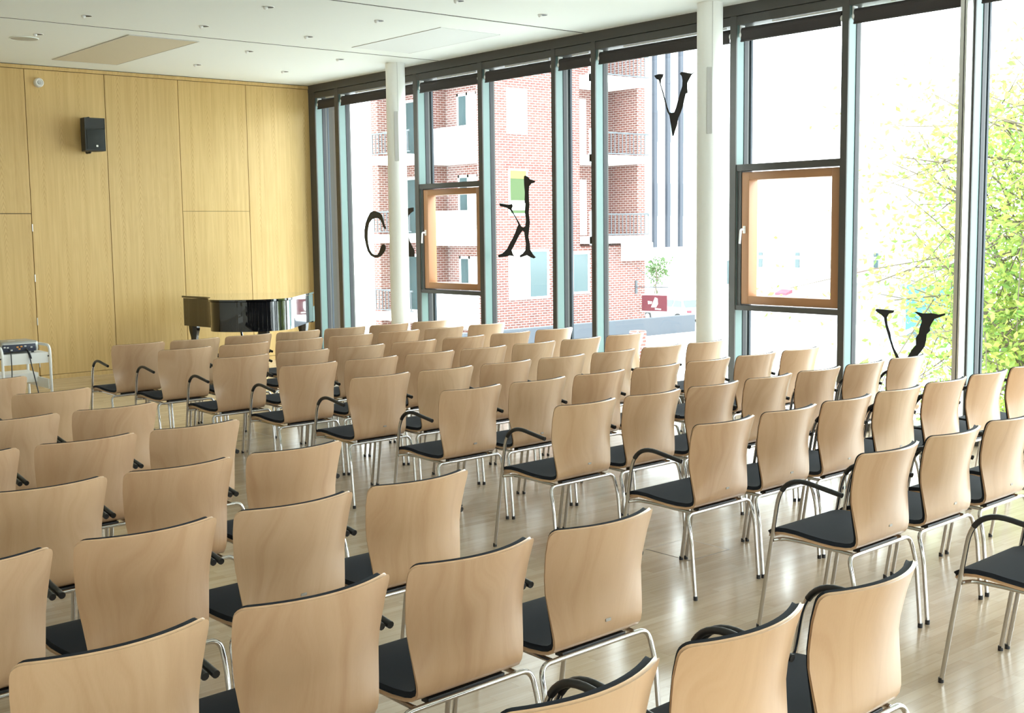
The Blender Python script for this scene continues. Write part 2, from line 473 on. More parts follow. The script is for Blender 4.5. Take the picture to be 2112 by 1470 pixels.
POSTS = [(14.832, 14.998), (14.228, 14.322), (12.402, 12.483), (11.113, 11.192), (9.848, 9.912), (9.226, 9.290), (7.352, 7.424), (6.140, 6.206), (4.985, 5.060),
         (4.36, 4.43), (2.47, 2.54), (1.19, 1.26), (-0.09, -0.02), (-0.72, -0.65), (-2.6, -2.53), (-3.87, -3.8), (-5.98, -5.9)]
BAYKIND = ['N', 'W', 'O', 'M'] * 5
DESC = {'N': 'narrow fixed window bay', 'W': 'wide fixed window bay', 'O': 'window bay with an oak framed opening sash', 'M': 'medium fixed window bay'}
WHERE = ['beside the end wall', 'behind the far white column', 'right of the far white column', 'with the black K', 'right of the black K', 'behind the near white column',
         'right of the near white column', 'with the low black V', 'at the right edge of the photo'] + ['beyond the right edge of the photo'] * 8
for i in range(len(POSTS) - 1):
    p = POSTS[i]; q = POSTS[i + 1]
    y1, y0 = p[0], q[1]                       # clear opening
    kd = BAYKIND[i]
    win = tag(empty('window_%d' % (i + 1), (XG, (y0 + y1) / 2, 0)), DESC[kd] + ' ' + WHERE[i], 'window', kind='structure')
    win.matrix_world = Matrix.Translation((XG, (y0 + y1) / 2, 0))
    oy = (y0 + y1) / 2

    def L(mb): mb.v = [(x - XG, y - oy, z) for x, y, z in mb.v]; return mb
    m = MB(); m.box(XF0, XF0 + 0.016, p[0], p[1], 0, 3.71); L(m).build('mullion_cap', 'frame', win)
    m = MB(); m.box(XF0 + 0.016, 9.083, p[0] + 0.002, p[1] - 0.002, 0, 3.71)
    if i == 8:                                # the deeper double post
        fc = MB(); fc.box(XF0 - 0.10, XF0 - 0.001, p[0] + 0.014, p[0] + 0.03, 0, HC - 0.002); fc.box(XF0 - 0.10, XF0 - 0.001, p[1] - 0.035, p[1] - 0.002, 0, HC - 0.002)
        fc.box(XF0 - 0.03, XF0 - 0.001, p[0] + 0.03, p[1] - 0.035, 0, HC - 0.002)
        L(fc).build('cover_profile', 'alu', win)
    L(m).build('mullion', 'profile', win)
    m = MB(); m.box(9.083, XG + 0.02, p[0] - 0.004, p[1] + 0.004, 0.1, 3.62); L(m).build('gasket', 'gasket', win)
    m = MB(); m.box(XG + 0.02, XG + 0.045, p[0] + 0.004, p[1] - 0.004, 0.0, 3.66); L(m).build('outer_cap', 'frame', win)
    if kd in 'NO':                            # guide rail of the outside blind
        m = MB(); ym = (p[0] + p[1]) / 2
        m.box(9.195, 9.222, ym - 0.03, ym + 0.03, 0.0, 3.7); L(m).build('blind_guide', 'fin', win)
    if kd == 'O':
        za, zb, zc, zd = 0.985, 1.03, 2.285, 2.345
        m = MB(); m.box(XF0 + 0.012, XG + 0.02, y0, y1, zc, zd); L(m).build('transom', 'frame', win)
        m = MB(); m.box(XF0 + 0.012, XG + 0.02, y0, y1, za, zb); L(m).build('transom', 'frame', win)
        m = MB(); m.box(XF0 + 0.03, XG + 0.02, y1 - 0.045, y1, zb, zc); m.box(XF0 + 0.03, XG + 0.02, y0, y0 + 0.015, zb, zc); L(m).build('sash_rebate', 'frame', win)
        a0, a1 = y0 + 0.02, y1 - 0.05; wv = 0.085; x0, x1 = XF0 + 0.035, XG + 0.015; z0, z1 = zb + 0.012, zc - 0.012
        m = MB()
        m.rbox(x0, x1, a1 - wv, a1, z0, z1, 0.006); m.rbox(x0, x1, a0, a0 + wv, z0, z1, 0.006)
        m.rbox(x0 + 0.001, x1 - 0.001, a0 + wv - 0.006, a1 - wv + 0.006, z0, z0 + 0.08, 0.006); m.rbox(x0 + 0.001, x1 - 0.001, a0 + wv - 0.006, a1 - wv + 0.006, z1 - 0.075, z1, 0.006)
        sash = L(m).build('sash', 'oak_frame', win)
        m = MB(); m.box(XG - 0.01, XG + 0.002, a0 + wv - 0.01, a1 - wv + 0.01, z0 + 0.07, z1 - 0.07); L(m).build('sash_pane', 'glass', sash)
        m = MB(); hy = a1 - 0.035; hz = 1.74
        m.rbox(x0 - 0.010, x0 + 0.001, hy - 0.015, hy + 0.015, hz - 0.035, hz + 0.035, 0.004)
        m.tube(arc([(x0 - 0.008, hy, hz), (x0 - 0.055, hy, hz + 0.005), (x0 - 0.055, hy + 0.012, hz - 0.13)], 0.022), 0.0105, 8)
        L(m).build('handle', 'white_metal', sash)
        for k, (u, v) in enumerate(((0.1, za), (zd, 3.62))):
            m = MB(); m.box(XG - 0.006, XG + 0.006, y0 - 0.01, y1 + 0.01, u, v); L(m).build('pane', 'glass', win)
    else:
        m = MB(); m.box(XG - 0.006, XG + 0.006, y0 - 0.01, y1 + 0.01, 0.1, 3.62); L(m).build('pane', 'glass', win)
    # roller blind under the head beam
    if i <= 9:
        bl = tag(empty('roller_blind', (9.03, oy, 3.56)), 'rolled-up dark blind above the ' + {'N': 'narrow', 'W': 'wide', 'O': 'opening', 'M': 'medium'}[kd] + ' window ' + WHERE[i], 'roller blind', 'rolled-up blinds above the windows')
        bl.location = (9.03, oy, 3.56)
        hw = (y1 - y0) / 2 - 0.03
        MB().tube([(0, -hw, 0), (0, hw, 0)], 0.040, 14).build('roll', 'blind', bl)
        m = MB(); m.box(-0.038, -0.034, -hw, hw, -0.082, 0.0); m.build('fabric', 'blind', bl)
        MB().rbox(-0.046, -0.026, -hw, hw, -0.094, -0.080, 0.004).build('bottom_bar', 'blind', bl)
        if hw > 0.2:
            MB().box(-0.03, -0.018, -hw + 0.05, hw - (0.35 if hw > 0.5 else 0.2), 0.046, 0.058).build('top_rail', 'white_metal', bl)
        for s in (-1, 1):
            b = MB(); ye = s * (hw + 0.012)
            b.box(-0.03, 0.03, ye - 0.006, ye + 0.006, -0.03, 0.06); b.ball((-0.03, s * (hw + 0.006), -0.03), 0.016, 8, 6, 1.7)
            b.build('bracket', 'white_metal', bl)

# columns with their slim flat lamps
for k, (cx, cy, wh) in enumerate(((8.66, 12.42, 'far round white column in front of the black letter C'), (8.72, 7.46, 'near round white column right of the high black V'))):
    co = tag(empty('column', (cx, cy, 0)), wh, 'column', kind='structure')
    MB().cyl((0, 0), 0.118, 0, HC, 40).build('shaft', 'column', co)
    a = math.radians(235 if k == 0 else 221)
    R_ = Matrix.Rotation(a, 4, 'Z')
    MB().rbox(0.112, 0.128, -0.026, 0.026, 2.62, 3.22, 0.003, 1, R_).build('cover_plate', 'pale_grey', co)
    MB().box(0.1165, 0.1195, 0.022, 0.026, 3.22, HC, R_).build('seam', 'pale_grey', co)

# ------------------------------------------------------------------ on the ceiling and the end wall
SP = [(6.74, 13.86, 'second from the windows, row nearest the end wall'), (7.92, 13.82, 'nearest the windows, row nearest the end wall'),
      (4.43, 12.68, 'beside the round ceiling speaker'), (6.72, 12.51, 'beside the beige panel in the second row from the end wall'), (7.90, 12.48, 'near the far white column'),
      (4.43, 11.37, 'fourth from the windows, third row from the end wall'), (5.56, 11.26, 'third from the windows, third row from the end wall'), (6.73, 11.23, 'second from the windows, third row from the end wall'),
      (5.57, 9.98, 'third from the windows, fourth row from the end wall'), (6.78, 9.99, 'second from the windows, fourth row from the end wall'),
      (6.78, 8.72, 'at the upper edge, second from the windows'), (7.86, 8.81, 'nearest the windows, row closest to the camera')]
for x, y, w in SP:
    o = tag(empty('ceiling_spotlight', (x, y, HC)), 'small recessed ceiling spotlight ' + w, 'spotlight', 'recessed ceiling spotlights')
    MB().cyl((0.012, 0), 0.044, -0.004, 0.0, 20).build('recess', 'gasket', o)
    MB().tube([(0.012 + 0.047 * math.cos(2 * PI * k / 24), 0.047 * math.sin(2 * PI * k / 24), -0.002) for k in range(25)], 0.0035, 6).build('trim_ring', 'white_metal', o)
    MB().ball((-0.016, 0.010, -0.008), 0.021, 12, 8).build('lamp_head', 'white_metal', o)

o = tag(empty('ceiling_panel', (5.575, 13.29, HC)), 'long beige panel set in the ceiling', 'ceiling panel')
MB().box(-0.382, 0.382, -1.105, 1.105, -0.006, 0).build('panel', 'beige', o)
e = MB(); e.box(-0.388, -0.380, -1.11, 1.11, -0.008, 0); e.box(0.380, 0.388, -1.11, 1.11, -0.008, 0); e.box(-0.38, 0.38, -1.111, -1.103, -0.008, 0); e.box(-0.38, 0.38, 1.103, 1.111, -0.008, 0)
e.build('edge_strip', 'pale_grey', o)
o = tag(empty('ceiling_panel', (7.90, 10.78, HC)), 'long white panel set in the ceiling near the windows', 'ceiling panel')
MB().box(-0.385, 0.385, -0.82, 0.82, -0.005, 0).build('panel', mat('grey_white_panel', (0.73, 0.76, 0.75), 0.7), o)
e = MB(); e.box(-0.389, -0.384, -0.825, 0.825, -0.006, 0); e.box(0.384, 0.389, -0.825, 0.825, -0.006, 0); e.build('edge_strip', 'pale_grey', o)
o = tag(empty('ceiling_speaker', (4.42, 13.04, HC)), 'round flush speaker grille in the ceiling', 'ceiling speaker')
MB().cyl((0, 0), 0.135, -0.006, 0, 32).build('grille', mat('grey_beige_mesh', (0.45, 0.44, 0.38), 0.8), o)
MB().tube([(0.14 * math.cos(2 * PI * k / 32), 0.14 * math.sin(2 * PI * k / 32), -0.003) for k in range(33)], 0.005, 6).build('rim', 'ceiling', o)

o = tag(empty('alarm_sounder', (5.22, YW, 3.598)), 'small round white alarm sounder high on the oak wall', 'alarm')
MB().tube([(0, 0, 0), (0, -0.045, 0), (0, -0.055, 0)], [0.056, 0.056, 0.05], 24).build('base', 'white_metal', o)
MB().tube([(0.041 * math.cos(2 * PI * k / 20), -0.058, 0.041 * math.sin(2 * PI * k / 20)) for k in range(21)], 0.008, 6).build('rim', 'white_metal', o)
MB().tube([(0, -0.05, 0), (0, -0.066, 0)], [0.028, 0.022], 20).build('lens', 'pale_grey', o)

o = tag(empty('loudspeaker', (5.76, YW, 2.985)), 'black loudspeaker mounted high on the oak wall', 'loudspeaker')
B = MB()
B.prism([(-0.125, -0.335), (0.127, -0.335), (0.127, -0.20), (0.085, -0.10), (-0.085, -0.10), (-0.125, -0.20)], 'z', -0.198, 0.198)
B.build('cabinet', 'black_cab', o)
MB().rbox(-0.105, 0.112, -0.342, -0.33, -0.180, 0.062, 0.004).build('grille', 'grille', o)
h = MB()   # flared horn mouth in the upper front
h.add([(-0.115, -0.337, 0.075), (0.115, -0.337, 0.075), (0.115, -0.337, 0.185), (-0.115, -0.337, 0.185), (-0.03, -0.27, 0.115), (0.03, -0.27, 0.115), (0.03, -0.27, 0.165), (-0.03, -0.27, 0.165),
       (-0.125, -0.339, 0.066), (0.127, -0.339, 0.066), (0.127, -0.339, 0.198), (-0.125, -0.339, 0.198)],
      [(0, 1, 5, 4), (1, 2, 6, 5), (2, 3, 7, 6), (3, 0, 4, 7), (4, 5, 6, 7), (8, 9, 1, 0), (9, 10, 2, 1), (10, 11, 3, 2), (11, 8, 0, 3)])
h.build('horn', 'black_cab', o)
MB().rbox(0.006, 0.030, -0.346, -0.341, -0.152, -0.128, 0.002, 1).build('badge', 'white_metal', o)
b = MB(); b.tube(arc([(0, -0.16, 0.197), (0, -0.16, 0.214), (0, -0.03, 0.214), (0, -0.03, -0.21), (0, -0.16, -0.21), (0, -0.16, -0.197)], 0.01, 3), 0.012, 8); b.box(-0.05, 0.05, -0.03, -0.001, -0.08, 0.08)
b.build('bracket', 'black_cab', o)

# ------------------------------------------------------------------ the stacking chairs
PROF = [(-0.042, 0.840), (-0.030, 0.805), (-0.015, 0.760), (-0.004, 0.715), (0.005, 0.675), (0.014, 0.630), (0.020, 0.585), (0.025, 0.540), (0.029, 0.505), (0.033, 0.478),
        (0.041, 0.456), (0.055, 0.439), (0.075, 0.429), (0.100, 0.4245), (0.150, 0.4245), (0.205, 0.430), (0.265, 0.439), (0.325, 0.446), (0.380, 0.4475), (0.420, 0.443), (0.448, 0.432), (0.466, 0.415)]


def wrap(z, y):
    """how far the edges of the back come forward of its middle"""
    if y > 0.06: return 0.0
    return 0.066 * min(1.0, max(0.0, (z - 0.43) / 0.22)) ** 0.8


def shell_rows(off_in, inset, k0=0, k1=None, r=0.024, nu=14):
    """grid of points on the shell, pushed inwards (towards the sitter) by off_in"""
    P = PROF[k0:k1]
    # tangents in the side plane
    rows = []
    ss = [0]
    for a, b in zip(P[:-1], P[1:]): ss.append(ss[-1] + math.hypot(b[0] - a[0], b[1] - a[1]))
    # resample near the ends for rounded corners
    def at(s):
        s = max(0, min(ss[-1], s))
        for i in range(len(ss) - 1):
            if s <= ss[i + 1] + 1e-9:
                t = (s - ss[i]) / (ss[i + 1] - ss[i]); a, b = P[i], P[i + 1]
                return a[0] + (b[0] - a[0]) * t, a[1] + (b[1] - a[1]) * t
        return P[-1]
    smp = [0, r * 0.08, r * 0.3, r * 0.6, r] + [x for x in ss if r * 1.15 < x < ss[-1] - r * 1.15] + [ss[-1] - r, ss[-1] - r * 0.6, ss[-1] - r * 0.3, ss[-1] - r * 0.08, ss[-1]]
    lo, hi = inset, ss[-1] - inset
    for s in smp:
        s2 = lo + (hi - lo) * s / ss[-1]
        y, z = at(s2); y1, z1 = at(s2 + 0.004); y0, z0 = at(s2 - 0.004)
        ty, tz = y1 - y0, z1 - z0; n_ = math.hypot(ty, tz) or 1
        ny, nz = -tz / n_, ty / n_              # inward normal (forward for the back, up for the seat)
        if y < 0.06: w = 0.200 + 0.040 * max(0, min(1, (z - 0.43) / 0.36)) ** 0.9
        else: w = 0.204 + 0.038 * min(1, (y - 0.06) / 0.20)
        w -= inset
        d = min(s, ss[-1] - s)
        if d < r: w = w - r + math.sqrt(max(0, r * r - (r - d) ** 2))
        row = []
        for i in range(nu + 1):
            u = -1 + 2 * i / nu
            x = u * w
            fw = wrap(z, y) * (x / 0.2375) ** 2
            tilt = 2 * wrap(z, y) * x / 0.2375 ** 2
            c_ = 1 / math.sqrt(1 + tilt * tilt)
            row.append(Vector((x - off_in * tilt * c_ * (1 if y < 0.06 else 0), y + fw + off_in * ny * c_, z + off_in * nz)))
        rows.append(row)
    return rows


def closed_sheet(outer, inner, bulge=0.003):
    m = MB(); nr = len(outer); nu = len(outer[0])
    A = [p for r_ in outer for p in r_]; B_ = [p for r_ in inner for p in r_]
    k = len(A); fs = []
    for i in range(nr - 1):
        for j in range(nu - 1):
            a = i * nu + j
            fs.append((a, a + nu, a + nu + 1, a + 1)); fs.append((k + a, k + a + 1, k + a + nu + 1, k + a + nu))
    rim = [(0, j) for j in range(nu)] + [(i, nu - 1) for i in range(1, nr)] + [(nr - 1, j) for j in range(nu - 2, -1, -1)] + [(i, 0) for i in range(nr - 2, 0, -1)]
    ids = [i * nu + j for i, j in rim]
    n = len(ids)
    for q in range(n):
        a, b = ids[q], ids[(q + 1) % n]
        fs.append((a, b, 2 * k + (q + 1) % n, 2 * k + q)); fs.append((2 * k + q, 2 * k + (q + 1) % n, k + b, k + a))
    # rounded edge: a middle ring pushed slightly outwards
    mid = []
    for q in range(n):
        a = ids[q]; t_ = (A[ids[(q + 1) % n]] - A[ids[q - 1]]).normalized(); w_ = (B_[a] - A[a])
        mid.append((A[a] + B_[a]) / 2 + t_.cross(w_).normalized() * -bulge)
    m.add(A + B_ + mid, fs, True)
    return m


def make_chair(hx):
    root = empty('stacking_chair')
    closed_sheet(shell_rows(-0.0055, 0.0), shell_rows(0.0055, 0.0)).build('seat_shell', 'beech', root, 75)
    closed_sheet(shell_rows(0.0056, 0.0025), shell_rows(0.0235, 0.006)).build('upholstery', 'pad', root, 80)
    for s in (-1, 1):
        x = s * hx
        post = arc([(x, 0.500, 0.012), (x, 0.455, 0.300), (x, 0.388, 0.712), (x, 0.092, 0.661)], [0, 0.10, 0.155, 0], 10)
        # split where the black sleeve begins
        k = next(i for i, p in enumerate(post) if p.z > 0.628)
        lg = MB().tube(post[:k + 1], 0.0092, 10).build('leg', 'chrome', root)
        MB().cyl((x, 0.5015), 0.0108, 0.0, 0.020, 10).build('glide', 'sleeve', lg)
        MB().tube(post[k:], 0.0112, 10).build('armrest', 'sleeve', root)
        # rear leg: comes off the cross tube and splays backwards
        rl = MB().tube(arc([(s * 0.17, 0.062, 0.404), (s * (hx - 0.005), 0.060, 0.404), (s * (hx + 0.001), 0.030, 0.30), (s * (hx + 0.001), 0.004, 0.012)], [0, 0.05, 0.08, 0], 8)[0:], 0.0092, 10).build('leg', 'chrome', root)
        MB().cyl((s * (hx + 0.001), 0.003), 0.0108, 0.0, 0.020, 10).build('glide', 'sleeve', rl)
        MB().tube(arc([(s * (hx - 0.003), 0.430, 0.412), (s * 0.205, 0.405, 0.414), (s * 0.200, 0.30, 0.414), (s * 0.198, 0.070, 0.405)], [0, 0.03, 0.05, 0], 5), 0.0085, 8).build('side_rail', 'chrome', root)
    MB().tube([(-0.17, 0.062, 0.404), (0.17, 0.062, 0.404)], 0.0092, 10).build('cross_tube', 'chrome', root)
    MB().box(-0.15, 0.15, 0.066, 0.10, 0.404, 0.419).build('spacer', 'sleeve', root)
    # small maker's plate low on the back
    z, y = 0.500, 0.0297
    pm = MB(); cx = 0.02
    pm.box(cx - 0.012, cx + 0.012, y - 0.0072, y - 0.004, z - 0.0048, z + 0.0048)
    pl = pm.build('plate', 'plate', root)
    return root, pl


proto_window, _p = make_chair(0.2530)
proto_far, _p = make_chair(0.2605)


def place_chair(x, y, yaw, label, group, plate, proto):
    c = copy_tree(proto)
    c.location = (x + 0.021, y - 0.022, 0); c.rotation_euler = (0, 0, math.radians(yaw))
    if not plate:
        for ch in list(c.children):
            if ch.name.startswith('plate'): bpy.data.objects.remove(ch)
    tag(c, label, 'chair', group)


ROWS_R = [(4.165, 0.534, 9.909, 0.0236, 7), (4.255, 0.5425, 9.186, 0.0186, 7), (4.283, 0.5468, 8.277, 0.0137, 7), (4.372, 0.537, 7.438, 0.0039, 7), (4.355, 0.533, 6.507, -0.003, 7),
          (4.385, 0.533, 5.593, -0.003, 7), (4.450, 0.533, 4.675, 0.0044, 7), (4.505, 0.534, 3.759, 0.0157, 7), (4.430, 0.572, 2.808, 0.0280, 4), (4.440, 0.545, 1.930, 0.0150, 2)]
ROWS_L = [(2.42, 8.19, 1), (2.503, 7.279, 2), (2.524, 6.367, 2), (2.564, 5.469, 3), (2.607, 4.583, 3), (2.615, 3.672, 4), (2.665, 2.732, 4), (2.738, 1.789, 4)]


def seat_words(i): return 'at the aisle' if i == 0 else '%s from the aisle' % ORD[i]


jit = random.Random(3)
for r, (x0, dx, y0, dy, n) in enumerate(ROWS_R):
    for i in range(n):
        place_chair(x0 + i * dx, y0 + i * dy, 2.6 + jit.uniform(-0.25, 0.25),
                    'beech chair %s, %s row from the piano, block beside the windows' % (seat_words(i), ORD[r]), 'chairs in the block beside the windows',
                    (r in (4, 5, 6, 7) and i < 3) or r in (8, 9) or (r == 7 and i == 3), proto_window)
for r, (x0, y0, n) in enumerate(ROWS_L):
    for i in range(n):
        place_chair(x0 - i * 0.548, y0 - i * 0.02, 2.6 + jit.uniform(-0.25, 0.25),
                    'beech chair %s, %s row from the front, block away from the windows' % (seat_words(i), ORD[r]), 'chairs in the block away from the windows',
                    (r, i) in ((6, 0), (5, 1)), proto_far)

for pr in (proto_window, proto_far):
    for ch in list(pr.children_recursive): bpy.data.objects.remove(ch)
    bpy.data.objects.remove(pr)

# ------------------------------------------------------------------ grand piano
o = tag(empty('grand_piano', (7.3, 13.5, 0)), 'black polished grand piano with its lid closed, by the end wall', 'piano')
px, py = 7.3, 13.5


def spline(pts, n=8):
    P = [Vector((a - px, b - py)) for a, b in pts]; out = []
    for i in range(len(P) - 1):
        p0 = P[max(i - 1, 0)]; p1 = P[i]; p2 = P[i + 1]; p3 = P[min(i + 2, len(P) - 1)]
        for k in range(n):
            t = k / n
            out.append(0.5 * ((2 * p1) + (p2 - p0) * t + (2 * p0 - 5 * p1 + 4 * p2 - p3) * t * t + (3 * p1 - p0 - 3 * p2 + p3) * t ** 3))
    out.append(P[-1]); return out


KB = Vector((8.12 - px, 13.62 - py)); KT = Vector((6.80 - px, 14.52 - py))
# rim outline from the bass end of the keyboard round the tail to the treble end
rim = [KB, Vector((7.42 - px, 12.86 - py))] + spline([(7.28, 12.71), (7.17, 12.62), (7.02, 12.57), (6.86, 12.58), (6.70, 12.65), (6.54, 12.79), (6.44, 12.94), (6.42, 13.08), (6.50, 13.26), (6.62, 13.45), (6.67, 13.62), (6.655, 13.80), (6.62, 14.02), (6.60, 14.20)], 5) + [KT]
kd_ = (KT - KB).normalized(); inw = Vector((-kd_.y, kd_.x)); inw = inw if inw.dot(Vector((-0.5, -0.8))) > 0 else -inw   # towards the tail
back = -inw
case = [tuple(p) for p in rim]
m = MB(); m.prism(case, 'z', 0.62, 0.965)
for f_i in range(len(m.f)): m.sm[f_i] = True
m.build('case', 'lacquer', o, 28)


def grow(poly, d):
    out = []; n = len(poly)
    ar = sum(poly[i][0] * poly[(i + 1) % n][1] - poly[(i + 1) % n][0] * poly[i][1] for i in range(n))
    sg = 1 if ar > 0 else -1
    for i in range(n):
        a = Vector(poly[i - 1]); b = Vector(poly[i]); c_ = Vector(poly[(i + 1) % n])
        t1_ = (b - a).normalized(); t2_ = (c_ - b).normalized(); t_ = (t1_ + t2_).normalized()
        out.append(tuple(b + Vector((t_.y, -t_.x)) * d * sg))
    return out


m = MB(); m.prism(grow(case, 0.018), 'z', 0.972, 0.995)
m.build('lid', 'lacquer', o, 28)
# key bed, cheeks, fallboard and keys on the far side
kb = lambda u, v: KB + kd_ * u + back * v
Wk = (KT - KB).length
m = MB(); m.prism([tuple(kb(0, 0)), tuple(kb(Wk, 0)), tuple(kb(Wk, 0.30)), tuple(kb(0, 0.30))], 'z', 0.60, 0.70); m.build('key_bed', 'lacquer', o)
for u0 in (0, Wk - 0.07):
    m = MB(); m.prism([tuple(kb(u0, 0)), tuple(kb(u0 + 0.07, 0)), tuple(kb(u0 + 0.07, 0.22)), tuple(kb(u0 + 0.055, 0.29)), tuple(kb(u0, 0.29))], 'z', 0.70, 0.80); m.build('cheek', 'lacquer', o)
m = MB(); m.prism([tuple(kb(0.07, 0.0)), tuple(kb(Wk - 0.07, 0.0)), tuple(kb(Wk - 0.07, 0.27)), tuple(kb(0.07, 0.27))], 'z', 0.705, 0.775); m.build('fallboard', 'lacquer', o)


def leg(p, name='leg'):
    q = MB()
    q.tube([(p.x, p.y, 0.61), (p.x, p.y, 0.55), (p.x, p.y, 0.45), (p.x, p.y, 0.16), (p.x, p.y, 0.11)], [0.075, 0.072, 0.050, 0.036, 0.045], 8)
    lg = q.build(name, 'lacquer', o)
    c_ = MB(); c_.tube([(p.x - 0.015, p.y, 0.03), (p.x + 0.015, p.y, 0.03)], 0.03, 14); c_.box(p.x - 0.03, p.x + 0.03, p.y - 0.02, p.y + 0.02, 0.05, 0.112)
    c_.build('castor', 'brass', lg)


leg(kb(0.13, -0.10)); leg(kb(Wk - 0.10, -0.14)); leg(Vector((6.98 - px, 12.86 - py)))
ly = kb(Wk * 0.5, -0.14)
q = MB()
for s in (-0.09, 0.09):
    a = ly + kd_ * s; b = ly + kd_ * s * 1.4
    q.tube([(b.x, b.y, 0.61), (a.x, a.y, 0.36), (b.x, b.y, 0.13)], 0.016, 8)
a = ly
q.box(a.x - 0.16, a.x + 0.16, a.y - 0.10, a.y + 0.10, 0.09, 0.15)
lyre = q.build('lyre', 'lacquer', o)
for s in (-0.08, 0, 0.08):
    a = ly + kd_ * s + back * 0.1
    MB().rbox(a.x - 0.015, a.x + 0.015, a.y - 0.06, a.y + 0.10, 0.075, 0.088, 0.004).build('pedal', 'brass', lyre)

# ------------------------------------------------------------------ projector on its trolley
tx0, tx1, ty0, ty1 = 3.205, 3.60, 10.40, 10.98
o = tag(empty('projector_trolley', ((tx0 + tx1) / 2, (ty0 + ty1) / 2, 0)), 'white two-shelf trolley with tubular legs under the projector', 'trolley')
cx, cy = (tx0 + tx1) / 2, (ty0 + ty1) / 2; hx, hy = (tx1 - tx0) / 2, (ty1 - ty0) / 2
for s in (-1, 1):
    MB().tube(arc([(s * hx, -hy, 0.06), (s * hx, -hy, 0.835), (s * hx, hy, 0.835), (s * hx, hy, 0.06)], 0.07), 0.012, 10).build('leg_frame', 'white_metal', o)
    for t in (-1, 1):
        c_ = MB(); c_.tube([(s * hx - 0.012, t * hy, 0.032), (s * hx + 0.012, t * hy, 0.032)], 0.032, 14); c_.build('castor', 'sleeve', o)
        MB().tube([(s * hx - 0.02, t * hy - t * 0.0, 0.745), (s * hx, t * hy, 0.745)], 0.006, 6).build('bolt', 'sleeve', o)


def tray(z0, z1, name, y0=-hy, y1=hy):
    q = MB(); q.box(-hx + 0.013, hx - 0.013, y0 + 0.004, y1 - 0.004, z1 - 0.018, z1)
    q.box(-hx + 0.013, hx - 0.013, y0 + 0.004, y0 + 0.016, z0, z1 - 0.018); q.box(-hx + 0.013, hx - 0.013, y1 - 0.016, y1 - 0.004, z0, z1 - 0.018)
    q.build(name, 'white_metal', o)


tray(0.688, 0.778, 'shelf'); tray(0.50, 0.58, 'shelf', -0.02)
q = MB(); q.box(hx - 0.02, hx - 0.008, -hy + 0.02, hy - 0.02, 0.46, 0.545); q.build('side_panel', 'white_metal', o)

o = tag(empty('projector', (3.37, 10.62, 0.778)), 'grey data projector standing on the white trolley', 'projector')
q = MB(); q.rbox(-0.148, 0.16, -0.16, 0.12, 0.012, 0.102, 0.022, 3); q.build('body', 'silver', o)
q = MB(); q.rbox(-0.14, 0.135, -0.166, -0.15, 0.016, 0.078, 0.006, 2); q.build('connector_panel', 'panel_blue', o)
for k, (x, z, m_) in enumerate(((-0.125, 0.058, 'pale_grey'), (-0.10, 0.055, 'pale_grey'), (-0.07, 0.032, 'pale_grey'), (-0.02, 0.055, 'orange'), (-0.005, 0.038, 'orange'), (0.012, 0.058, 'orange'), (0.045, 0.06, 'pale_grey'), (0.095, 0.048, 'pale_grey'))):
    MB().rbox(x - 0.009, x + 0.009, -0.171, -0.165, z - 0.006, z + 0.006, 0.002, 1).build('connector', m_, o)
MB().rbox(-0.06, 0.0, -0.06, -0.03, 0.1015, 0.1035, 0.001, 1).build('badge', 'white_metal', o)
MB().tube([(0.08, 0.11, 0.06), (0.08, 0.145, 0.06)], 0.032, 18).build('lens', 'gasket', o)
for x in (-0.12, 0.12):
    for y in (-0.12, 0.08): MB().cyl((x, y), 0.012, 0, 0.014, 10).build('foot', 'sleeve', o)
q = MB(); q.tube(arc([(3.415, 10.45, 0.815), (3.425, 10.41, 0.80), (3.43, 10.375, 0.70), (3.50, 10.36, 0.30), (3.56, 10.30, 0.008), (3.75, 10.1, 0.008)], 0.06), [0.007] * 3 + [0.0045] * 40 if False else 0.005, 8)
c_ = q.build('cable', 'sleeve'); tag(c_, 'black cable with a thick plug running from projector to floor', 'cable')
q = MB(); q.tube([(3.418, 10.437, 0.812), (3.428, 10.398, 0.772), (3.432, 10.381, 0.735)], 0.010, 8); q.build('plug', 'sleeve', c_)
q = MB(); q.tube(arc([(3.28, 10.45, 0.815), (3.275, 10.39, 0.80), (3.27, 10.375, 0.62), (3.24, 10.37, 0.30), (3.20, 10.30, 0.008), (3.05, 10.15, 0.008)], 0.06), 0.0045, 8)
tag(q.build('cable', 'sleeve'), 'thin black cable hanging from the left of the projector', 'cable')

